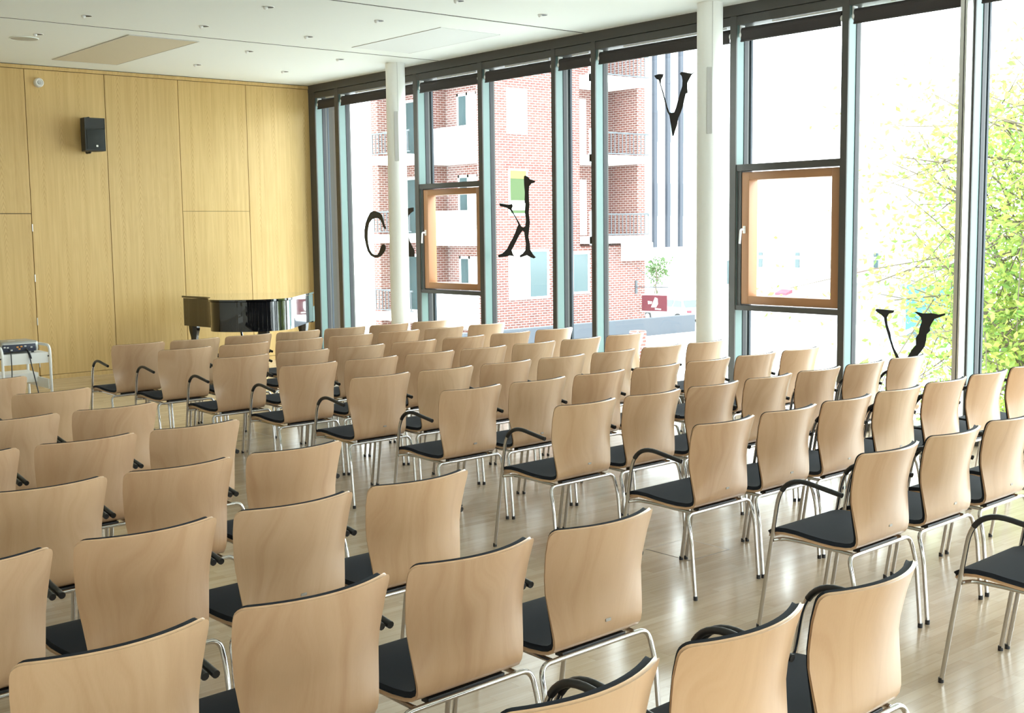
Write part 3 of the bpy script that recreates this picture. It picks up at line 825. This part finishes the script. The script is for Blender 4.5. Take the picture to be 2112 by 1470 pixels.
# floor outlet lids
for (x, y, w) in ((4.935, 4.365, 'flush square floor outlet lid in the gap between chair rows'), (4.93, 9.45, 'flush square floor outlet lid under the second row from the piano')):
    o = tag(empty('floor_outlet', (x, y, 0)), w, 'floor outlet')
    MB().box(-0.16, 0.16, -0.155, 0.155, 0.0, 0.0012).build('lid', 'floor', o)
    q = MB()
    q.box(-0.166, 0.166, -0.160, -0.1565, 0, 0.0008); q.box(-0.166, 0.166, 0.1565, 0.160, 0, 0.0008); q.box(-0.166, -0.1615, -0.16, 0.16, 0, 0.0008); q.box(0.1615, 0.166, -0.16, 0.16, 0, 0.0008)
    q.build('gap', 'plate', o)
LC = [(13.345, 1.801), (13.385, 1.795), (13.424, 1.828), (13.448, 1.881), (13.481, 1.915), (13.547, 1.942), (13.615, 1.940), (13.685, 1.922), (13.749, 1.875), (13.784, 1.789), (13.798, 1.693), (13.785, 1.597), (13.754, 1.520), (13.704, 1.473), (13.637, 1.448), (13.568, 1.455), (13.526, 1.493), (13.497, 1.541), (13.468, 1.582), (13.420, 1.594), (13.374, 1.575), (13.369, 1.532), (13.398, 1.494), (13.450, 1.456), (13.501, 1.427), (13.587, 1.411), (13.655, 1.414), (13.740, 1.440), (13.807, 1.501), (13.845, 1.578), (13.876, 1.674), (13.875, 1.780), (13.842, 1.876), (13.787, 1.952), (13.722, 2.017), (13.645, 2.039), (13.577, 2.030), (13.493, 2.010), (13.438, 1.975), (13.413, 1.927), (13.383, 1.852)]
LK = [(10.539, 2.059), (10.531, 2.190), (10.542, 2.271), (10.546, 2.368), (10.523, 2.380), (10.479, 2.365), (10.442, 2.335), (10.393, 2.322), (10.344, 2.309), (10.364, 2.293), (10.418, 2.283), (10.456, 2.252), (10.464, 2.188), (10.459, 2.057), (10.451, 2.071), (10.468, 1.958), (10.450, 1.845), (10.464, 1.764), (10.478, 1.683), (10.454, 1.602), (10.448, 1.537), (10.407, 1.488), (10.353, 1.448), (10.388, 1.436), (10.457, 1.452), (10.506, 1.471), (10.569, 1.457), (10.627, 1.444), (10.637, 1.467), (10.581, 1.490), (10.535, 1.528), (10.524, 1.601), (10.540, 1.683), (10.552, 1.740), (10.581, 1.752), (10.640, 1.700), (10.692, 1.634), (10.745, 1.568), (10.779, 1.527), (10.759, 1.485), (10.729, 1.456), (10.811, 1.465), (10.889, 1.451), (11.020, 1.442), (11.030, 1.467), (10.940, 1.492), (10.861, 1.543), (10.808, 1.609), (10.756, 1.667), (10.703, 1.741), (10.677, 1.790), (10.651, 1.822), (10.688, 1.880), (10.745, 1.947), (10.788, 1.988), (10.864, 2.023), (10.981, 2.042), (10.993, 2.076), (10.928, 2.069), (10.838, 2.055), (10.761, 2.062), (10.748, 2.037), (10.770, 2.005), (10.712, 1.930), (10.650, 1.863), (10.601, 1.801), (10.563, 1.789), (10.530, 1.805), (10.519, 1.878), (10.535, 1.959), (10.526, 2.072)]
LV = [(8.518, 3.292), (8.456, 3.303), (8.391, 3.294), (8.399, 3.269), (8.423, 3.244), (8.429, 3.200), (8.398, 3.131), (8.365, 3.040), (8.335, 2.960), (8.312, 2.912), (8.282, 2.903), (8.248, 2.907), (8.223, 2.951), (8.200, 3.014), (8.171, 3.088), (8.142, 3.151), (8.138, 3.205), (8.149, 3.249), (8.175, 3.276), (8.157, 3.290), (8.106, 3.283), (8.062, 3.270), (8.019, 3.263), (7.951, 3.282), (8.018, 3.252), (8.047, 3.217), (8.076, 3.177), (8.076, 3.134), (8.071, 3.079), (8.095, 3.076), (8.112, 3.028), (8.134, 2.954), (8.163, 2.891), (8.197, 2.839), (8.207, 2.785), (8.232, 2.732), (8.256, 2.673), (8.271, 2.679), (8.282, 2.735), (8.297, 2.813), (8.312, 2.881), (8.342, 2.922), (8.362, 2.984), (8.388, 3.064), (8.418, 3.144), (8.441, 3.202), (8.456, 3.242), (8.495, 3.262)]
LW = [(5.921, 1.037), (5.907, 1.050), (5.836, 1.047), (5.735, 1.043), (5.744, 1.023), (5.786, 1.012), (5.806, 0.980), (5.798, 0.918), (5.768, 0.845), (5.760, 0.795), (5.730, 0.722), (5.691, 0.663), (5.650, 0.589), (5.590, 0.670), (5.564, 0.715), (5.524, 0.761), (5.526, 0.822), (5.500, 0.860), (5.494, 0.909), (5.475, 0.959), (5.483, 0.995), (5.511, 1.018), (5.545, 1.039), (5.525, 1.042), (5.464, 1.030), (5.384, 1.036), (5.318, 1.027), (5.260, 1.042), (5.266, 1.024), (5.317, 1.003), (5.356, 0.989), (5.382, 0.952), (5.401, 0.914), (5.393, 0.891), (5.426, 0.858), (5.431, 0.803), (5.443, 0.754), (5.469, 0.715), (5.502, 0.676), (5.561, 0.586), (5.617, 0.463), (5.633, 0.466), (5.677, 0.564), (5.722, 0.661), (5.751, 0.721), (5.773, 0.782), (5.788, 0.818), (5.811, 0.880), (5.827, 0.941), (5.834, 0.978), (5.863, 1.002), (5.899, 1.019)]
LF = [(13.141, 2.075), (13.015, 2.072), (13.029, 2.032), (13.036, 1.837), (12.940, 1.928), (12.861, 2.054), (12.811, 2.058), (12.741, 2.064), (12.715, 2.062), (12.716, 2.015), (12.778, 1.996), (12.823, 1.967), (12.860, 1.932), (12.917, 1.835), (12.945, 1.795), (12.873, 1.713), (12.846, 1.697), (12.818, 1.636), (12.759, 1.559), (12.715, 1.514), (12.718, 1.432), (12.843, 1.434), (12.895, 1.477), (12.952, 1.610), (13.018, 1.744), (13.041, 1.713), (13.049, 1.497), (13.030, 1.440), (13.175, 1.439), (13.145, 1.496), (13.130, 2.023)]

# ------------------------------------------------------------------ black letters on the window panes
for pts, lab in ((LC, 'ragged black letter C on the pane left of the far column'), (LF, 'ragged black letter mostly hidden behind the far white column'), (LK, 'ragged black mirrored letter K on the window pane'),
                 (LV, 'ragged black letter V high on the pane left of the near column'), (LW, 'ragged black letter V low on the pane behind the chairs')):
    m = MB(); m.prism(pts, 'x', XG - 0.0085, XG - 0.0062)
    tag(m.build('window_letter', 'vinyl'), lab, 'letter', 'black letters on the windows')

# ------------------------------------------------------------------ outside
GZ = -3.9
st = MB().box(9.45, 140, -60, 150, GZ - 0.2, GZ).build('street', 'pavement'); tag(st, 'pale paved square and street outside', 'street', kind='structure')
pl = MB().box(XL, 9.45, YR - 0.3, YW + 0.3, GZ, -0.12).build('plinth', 'concrete'); tag(pl, 'grey plinth carrying the hall', 'plinth', kind='structure')

# --- brick apartment building opposite
o = tag(empty('apartment_building', (26.19, 32, GZ)), 'red brick apartment building with white balconies across the square', 'building')
o.matrix_world = Matrix.Translation((26.19, 32, GZ))
bx, by, bz = 26.19, 32.0, GZ


def bd(mb, name, material, parent, sharp=40):
    mb.v = [(x - bx, y - by, z - bz) for x, y, z in mb.v]
    return mb.build(name, material, parent, sharp)


m = MB()
m.box(26.19, 30.3, 32, 32.4, GZ, 12); m.box(30.3, 33.7, 32, 32.4, GZ, 1.1); m.box(33.3, 33.7, 32, 32.4, 1.1, 12); m.box(33.3, 33.7, 32.4, 44, GZ, 12)
m.box(30.3, 33.3, 33.5, 33.8, 1.1, 12)
m.box(26.19, 26.6, 32.4, 32.78, GZ, 12); m.box(27.4, 27.8, 32.4, 39.25, GZ, 12); m.box(26.19, 27.4, 36.06, 36.4, GZ, 12); m.box(26.19, 27.4, 38.85, 39.25, GZ, 12)
bd(m, 'brick_wall', 'brick', o)
bd(MB().box(26.1, 33.8, 31.9, 44, 12, 12.4), 'roof_slab', 'render_white', o)
sb = MB()
for z in (6.86, 3.98): sb.box(26.86, 29.9, 31.985, 32.0, z - 0.22, z)
bd(sb, 'soldier_course', brick('upright_brick_course', ((0.22, 0.07, 0.058), (0.17, 0.055, 0.048))), o)


def window(x0, x1, z0, z1, y, mats, fr=0.07, nmul=0, name='window'):
    q = MB()
    q.box(x0, x1, y - 0.03, y, z0, z0 + fr); q.box(x0, x1, y - 0.03, y, z1 - fr, z1)
    q.box(x0, x0 + fr, y - 0.03, y, z0 + fr, z1 - fr); q.box(x1 - fr, x1, y - 0.03, y, z0 + fr, z1 - fr)
    n = len(mats); wd = (x1 - x0) / n
    for k in range(1, n): q.box(x0 + k * wd - fr / 2, x0 + k * wd + fr / 2, y - 0.03, y, z0 + fr, z1 - fr)
    w_ = bd(q, name, 'render_white', o)
    for k, mm in enumerate(mats):
        bd(MB().box(x0 + k * wd + fr / 2, x0 + (k + 1) * wd - fr / 2, y - 0.015, y - 0.003, z0 + fr / 2, z1 - fr / 2), 'pane', mm, w_)
    return w_


window(26.88, 27.80, 5.0, 6.57, 32.0, ['render_white'])
w2 = window(26.92, 27.79, 2.24, 3.84, 32.0, ['win_green'])
bd(MB().box(26.97, 27.74, 31.975, 31.985, 3.50, 3.78), 'board', 'yellow', w2)
bd(MB().box(26.99, 27.72, 31.975, 31.985, 2.42, 2.75), 'blind', 'render_white', w2)
w3 = window(26.88, 28.75, -0.70, 1.06, 32.0, ['render_white', 'win_blue'], 0.09)
window(29.85, 30.75, -0.62, 0.92, 32.0, ['win_blue'], 0.09)
window(31.62, 32.05, 1.5, 3.6, 33.5, ['render_white']); window(31.62, 32.05, 4.5, 6.6, 33.5, ['render_white'])
for z in (1.2, 4.13, 6.95):
    q = MB(); q.box(30.3, 33.35, 31.4, 33.5, z, z + 0.26)
    b_ = bd(q, 'balcony', 'render_white', o)
    bd(MB().box(30.3, 30.86, 31.4, 31.5, z - 0.05, z + 1.18), 'side_panel', mat('pale_blue_render', (0.62, 0.70, 0.71), 0.8) if z == 1.2 else bpy.data.materials['pale_blue_render'], b_)
    q = MB(); q.box(30.86, 33.3, 31.43, 31.47, z + 1.04, z + 1.09); q.box(30.86, 33.3, 31.43, 31.47, z + 0.30, z + 0.34)
    for k in range(13): q.box(30.95 + k * 0.195, 30.98 + k * 0.195, 31.44, 31.46, z + 0.3, z + 1.05)
    bd(q, 'railing', 'dark_rail', b_)
bd(MB().box(32.4, 33.72, 31.6, 32.0, 0.53, 1.2), 'canopy', 'render_white', o)
for z in (-1.75, 1.2, 4.13, 7.1):
    q = MB(); q.box(26.19, 27.4, 32.78, 36.06, z, z + 0.2); q.box(26.19, 26.31, 32.78, 36.06, z + 0.2, z + 1.24)
    bd(q, 'balcony', 'render_white', o)
    q = MB(); q.box(25.9, 27.4, 36.4, 38.85, z + 0.12, z + 0.42)
    b_ = bd(q, 'balcony', 'render_white', o)
    q = MB(); q.box(25.93, 25.97, 36.4, 38.85, z + 1.24, z + 1.30); q.box(25.93, 25.97, 36.4, 38.85, z + 0.5, z + 0.54)
    for k in range(12): q.box(25.935, 25.965, 36.5 + k * 0.21, 36.53 + k * 0.21, z + 0.5, z + 1.25)
    bd(q, 'railing', 'dark_rail', b_)


def side_window(y0, y1, z0, z1, mats):
    q = MB(); fr = 0.10
    q.box(27.36, 27.4, y0, y1, z0, z0 + fr); q.box(27.36, 27.4, y0, y1, z1 - fr, z1); q.box(27.36, 27.4, y0, y0 + fr, z0, z1); q.box(27.36, 27.4, y1 - fr, y1, z0, z1)
    n = len(mats); wd = (y1 - y0) / n
    for k in range(1, n): q.box(27.36, 27.4, y0 + k * wd - 0.05, y0 + k * wd + 0.05, z0, z1)
    w_ = bd(q, 'window', 'render_white', o)
    for k, mm in enumerate(mats): bd(MB().box(27.375, 27.39, y0 + k * wd, y0 + (k + 1) * wd, z0 + 0.05, z1 - 0.05), 'pane', mm, w_)


for z in (-1.5, 1.45, 4.38):
    side_window(36.6, 38.7, z + 0.1, z + 2.35, ['win_blue', 'win_green', 'win_blue'])
    side_window(34.2, 35.4, z + 0.3, z + 2.3, ['render_white', 'win_blue'])

# hanging sign on a bracket at the building corner
o2 = tag(empty('hanging_sign', (33.2, 31.9, -0.48)), 'maroon sign with a white boat emblem hanging from a wall bracket', 'sign')
ax = Vector((0.35, -1.0, 0)).normalized()
q = MB(); q.tube([(0, 0.06, 0), tuple(ax * 1.25)], 0.018, 8); q.box(-0.05, 0.05, 0.06, 0.1, -0.25, 0.25); q.tube([(0, 0.06, 0.75), tuple(ax * 1.0)], 0.012, 6)
for d in (0.35, 0.95): q.tube([tuple(ax * d), (ax.x * d, ax.y * d, -0.26)], 0.01, 6)
q.build('bracket', 'dark_rail', o2)
RS = Matrix.Rotation(math.atan2(ax.y, ax.x), 4, 'Z')
s_ = MB().box(0.18, 1.20, -0.02, 0.02, -0.90, -0.30, RS).build('board', 'maroon', o2)
q = MB(); q.box(0.15, 1.23, -0.024, 0.024, -0.30, -0.25, RS); q.box(0.15, 1.23, -0.024, 0.024, -0.95, -0.90, RS); q.build('border', 'render_white', s_)
q = MB()
for side in (-0.026, 0.022):
    k0 = len(q.v)
    q.prism([(0.56, -0.75), (0.72, -0.38), (0.82, -0.42), (0.84, -0.62), (0.76, -0.76)], 'y', side, side + 0.004)
    q.prism([(0.42, -0.52), (0.60, -0.54), (0.58, -0.62), (0.44, -0.64)], 'y', side, side + 0.004); q.prism([(0.72, -0.79), (0.96, -0.80), (0.96, -0.85), (0.72, -0.84)], 'y', side, side + 0.004)
q.v = [tuple(RS @ Vector(v)) for v in q.v]
q.build('emblem', 'render_white', s_)

# --- white building with slate fins
o = tag(empty('office_building', (80, 76.8, GZ)), 'white building with tall slate blue fins beyond the brick one', 'building')
bx, by, bz = 80.0, 76.8, GZ
bd(MB().box(68, 106, 77.3, 96, GZ, 34), 'wall', 'render_white', o)
for k in range(-4, 4):
    x = 80.576 + 1.768 * k
    bd(MB().box(x, x + 0.42, 77.0, 77.3, -0.1, 34), 'fin', 'fin', o)
sky_pane = mat('sky_pane', (0.10, 0.15, 0.165), 0.1)
for k in range(-3, 4):
    x = 80.576 + 1.768 * k
    bd(MB().box(x + 0.58, x + 1.52, 77.24, 77.3, 2.8, 5.8), 'window', sky_pane, o)
    bd(MB().box(x + 0.58, x + 1.0, 77.24, 77.3, 9.6, 12.4), 'window', sky_pane, o)
for x, w, m_ in ((85.3, 1.3, 'concrete'), (87.2, 1.3, 'pale_grey'), (89.6, 1.9, 'concrete'), (93.1, 2.2, 'win_blue')):
    bd(MB().box(x, x + w, 77.18, 77.3, GZ, -1.6), 'shop_window', m_, o)
bd(MB().box(86.1, 91.5, 75.9, 77.3, -1.3, -1.0), 'canopy', 'pale_grey', o)

# --- shops down the street
o = tag(empty('shop_building', (50, 38, GZ)), 'pale row of shops with a grey canopy down the street', 'building')
bx, by, bz = 50.0, 38.0, GZ
bd(MB().box(50, 62, 24, 41, GZ, 7), 'wall', 'render_white', o)
for y in (37.0, 34.9, 32.5, 39.3):
    bd(MB().box(49.95, 50, y - 0.12, y + 0.12, -0.34, 0.09), 'window', 'win_blue', o)
    bd(MB().box(49.95, 50, y - 0.12, y + 0.12, 0.25, 0.42), 'window', 'win_blue', o)
bd(MB().box(48.9, 50, 30.5, 35.8, -0.95, -0.62), 'canopy', 'pale_grey', o)
bd(MB().box(49.95, 50, 31.0, 35.7, -3.0, -0.95), 'shop_window', 'concrete', o)
bd(MB().box(49.9, 50, 31.5, 34.7, -0.55, -0.28), 'fascia', mat('pale_red_render', (0.50, 0.22, 0.22), 0.8), o)
for y in (37.85, 37.2): bd(MB().box(49.95, 50, y - 0.22, y + 0.22, -1.32, -1.12), 'window', 'concrete', o)
bd(MB().prism([(50, -1.45), (50, -1.62), (49.5, -1.72), (49.5, -1.6)], 'y', 37.3, 38.0), 'awning', 'red_cloth', o)
# illegible red script over the shop
q = MB(); yy = 38.0
rng = random.Random(5)
pts = []
for k in range(46):
    pts.append((49.94, 38.05 - k * 0.026, -1.0 + 0.045 * math.sin(k * 1.25) + (0.05 if k in (2, 14, 30) else 0)))
q.tube(pts, 0.009, 5); bd(q, 'script', 'red_cloth', o)
bd(MB().box(49.2, 50, 28.5, 30.4, GZ, -1.0), 'kiosk', 'teal', o)

# --- low band of one dark blue-grey tone, pillar
te = MB().box(9.6, 33.2, 12.5, 28.6, GZ, -1.95).build('terrace', 'pavement'); tag(te, 'pale paved terrace between the hall and the low band', 'terrace', kind='structure')
gw = MB().box(20.0, 32.7, 28.6, 28.9, GZ, -1.35).build('low_band', 'dark_band'); tag(gw, 'low blue-grey band in front of the brick building', 'wall', kind='thing')
gp = MB().rbox(21.02, 21.34, 20.2, 20.5, GZ, -0.72, 0.02, 1).build('pillar', 'brick'); tag(gp, 'short brick pillar behind the front row of chairs', 'pillar', kind='thing')


# --- cars
def car(name, loc, rz, paint, label):
    o = tag(empty(name, loc, rz), label, 'car', 'parked cars')
    side = [(-2.05, 0.28), (-2.15, 0.55), (-2.10, 0.86), (-1.85, 0.95), (-1.55, 1.40), (-1.1, 1.47), (0.25, 1.45), (0.55, 1.36), (1.05, 0.98), (1.85, 0.82), (2.12, 0.62), (2.12, 0.30)]
    bm = bmesh.new()
    cols = []
    for s in (-1, 1):
        row = []
        for x, z in side:
            w = 0.84 if z < 1.0 else 0.84 - (z - 1.0) * 0.45
            row.append(bm.verts.new((x, s * w, z)))
        cols.append(row)
    n = len(side)
    for i in range(n):
        bm.faces.new((cols[0][i], cols[0][(i + 1) % n], cols[1][(i + 1) % n], cols[1][i]))
    f0 = bm.faces.new(cols[0][::-1]); f1 = bm.faces.new(cols[1])
    bmesh.ops.triangulate(bm, faces=[f0, f1])
    bmesh.ops.recalc_face_normals(bm, faces=list(bm.faces))
    bm.verts.index_update()
    q = MB(); q.add([v.co.copy() for v in bm.verts], [[v.index for v in f.verts] for f in bm.faces], False); bm.free()
    q.build('body', paint, o)
    for s in (-1, 1):
        for nm, pts in (('side_window', [(-1.72, 0.98), (-1.48, 1.34), (-0.95, 1.38), (-0.95, 0.98)]), ('side_window', [(-0.85, 0.98), (-0.85, 1.38), (0.22, 1.37), (0.85, 0.98)])):
            a = MB(); a.prism(pts, 'y', -0.004, 0.004)
            a.v = [(x, s * ((0.84 - max(0, z - 1.0) * 0.45) + 0.004) + y, z) for x, y, z in a.v]; a.build(nm, 'win_blue', o)
    a = MB(); a.add([(-1.86, -0.72, 0.97), (-1.86, 0.72, 0.97), (-1.585, 0.60, 1.36), (-1.585, -0.60, 1.36), (-1.88, -0.72, 0.98), (-1.88, 0.72, 0.98), (-1.605, 0.60, 1.37), (-1.605, -0.60, 1.37)],
                    [(0, 1, 2, 3), (4, 7, 6, 5), (0, 4, 5, 1), (2, 6, 7, 3), (1, 5, 6, 2), (0, 3, 7, 4)]); a.build('rear_window', 'win_blue', o)
    a = MB(); a.add([(1.06, -0.74, 1.0), (1.06, 0.74, 1.0), (0.60, 0.64, 1.35), (0.60, -0.64, 1.35), (1.08, -0.74, 1.01), (1.08, 0.74, 1.01), (0.62, 0.64, 1.36), (0.62, -0.64, 1.36)],
                    [(0, 3, 2, 1), (4, 5, 6, 7), (0, 1, 5, 4), (2, 3, 7, 6), (1, 2, 6, 5), (0, 4, 7, 3)]); a.build('windscreen', 'win_blue', o)
    for s in (-1, 1):
        MB().rbox(-2.16, -2.08, s * 0.62 - 0.17, s * 0.62 + 0.17, 0.66, 0.82, 0.01, 1).build('tail_lamp', 'red_lamp', o)
        for x in (-1.35, 1.3):
            w = MB(); w.tube([(x, s * 0.70, 0.31), (x, s * 0.86, 0.31)], 0.31, 20); wo = w.build('wheel', 'tyre', o)
            MB().tube([(x, s * 0.855, 0.31), (x, s * 0.868, 0.31)], 0.18, 16).build('hubcap', 'alu', wo)
    MB().box(-2.165, -2.14, -0.26, 0.26, 0.62, 0.74).build('number_plate', 'render_white', o)
    MB().rbox(-2.2, -2.04, -0.82, 0.82, 0.28, 0.5, 0.04, 2).build('bumper', paint, o)


car('car', (54.0, 49.0, GZ), math.radians(84), 'car_white', 'white car parked down the street past the brick building')
car('car', (46.0, 27.2, GZ), math.radians(100), 'car_blue', 'pale blue car half hidden by the big tree')


# --- trees
def limb(q, a, b, r0, r1, rng, n=5):
    a = Vector(a); b = Vector(b); P = []; R = []
    for k in range(n + 1):
        t = k / n; p = a.lerp(b, t)
        if 0 < k < n: p += Vector((rng.uniform(-1, 1), rng.uniform(-1, 1), rng.uniform(-1, 1))) * (b - a).length * 0.04
        P.append(p); R.append(r0 + (r1 - r0) * t)
    q.tube(P, R, 7); return P


def tree(name, base, height, crown, nleaf, leafsize, mat_, label, seed, ntw=60, sparse=1.0):
    rng = random.Random(seed)
    o = tag(empty(name, base), label, 'tree')
    q = MB(); tips = []
    h0 = height
    trunk = limb(q, (0, 0, 0), (rng.uniform(-.2, .2), rng.uniform(-.2, .2), h0 * 0.75), 0.035 * h0 * 0.6, 0.012 * h0 * 0.6, rng, 8)
    cc, cr = Vector(crown[0]), Vector(crown[1])
    for k in range(ntw):
        d = Vector((rng.gauss(0, 1), rng.gauss(0, 1), rng.gauss(0, 1))).normalized()
        e_ = cc + Vector((d.x * cr.x, d.y * cr.y, d.z * cr.z)) * rng.uniform(0.55, 1.0)
        s0 = trunk[rng.randint(2, len(trunk) - 1)]
        mid = s0.lerp(e_, 0.5) + Vector((0, 0, rng.uniform(0, .25)))
        P = limb(q, s0, mid, 0.006 * h0 * 0.6, 0.004 * h0 * 0.6, rng, 3); P += limb(q, mid, e_, 0.004 * h0 * 0.6, 0.0015 * h0 * 0.6, rng, 3)
        tips += P[2:]
        for j in range(3):
            e2 = e_.lerp(mid, rng.uniform(0.1, 0.7)); e3 = e2 + Vector((rng.gauss(0, 1), rng.gauss(0, 1), rng.gauss(0, 0.7))) * cr.length * 0.14
            P2 = limb(q, e2, e3, 0.0022 * h0 * 0.6, 0.001 * h0 * 0.6, rng, 2); tips += P2
    q.build('trunk', 'bark', o)
    lv = MB()
    for k in range(nleaf):
        t = tips[rng.randrange(len(tips))]
        c_ = t + Vector((rng.gauss(0, 1), rng.gauss(0, 1), rng.gauss(0, 1))) * cr.length * 0.06 * sparse
        d = Vector((rng.uniform(-1, 1), rng.uniform(-1, 1), rng.uniform(-.9, .4))).normalized()
        n_ = Vector((rng.uniform(-1, 1), rng.uniform(-1, 1), rng.uniform(-.2, 1))); sdir = d.cross(n_).normalized()
        L_ = leafsize * rng.uniform(0.6, 1.35); w = L_ * 0.26; b_ = d.cross(sdir) * L_ * 0.10
        lv.add([c_, c_ + d * L_ * 0.45 + sdir * w + b_, c_ + d * L_, c_ + d * L_ * 0.45 - sdir * w + b_], [(0, 1, 2), (0, 2, 3)])
    fo = lv.build('foliage', mat_, o); fo['kind'] = 'stuff'
    return o


tree('leafy_tree', (15.9, 6.3, GZ), 8.0, ((0.2, 0.7, 5.1), (2.7, 3.4, 3.5)), 46000, 0.10, 'leaf', 'big yellow-green tree close outside the right-hand windows', 11, 170)
tree('young_tree', (55.4, 51.6, GZ), 4.2, ((0, 0, 3.3), (1.0, 1.0, 0.75)), 700, 0.17, 'leaf2', 'slender young street tree past the brick building', 4, 24)
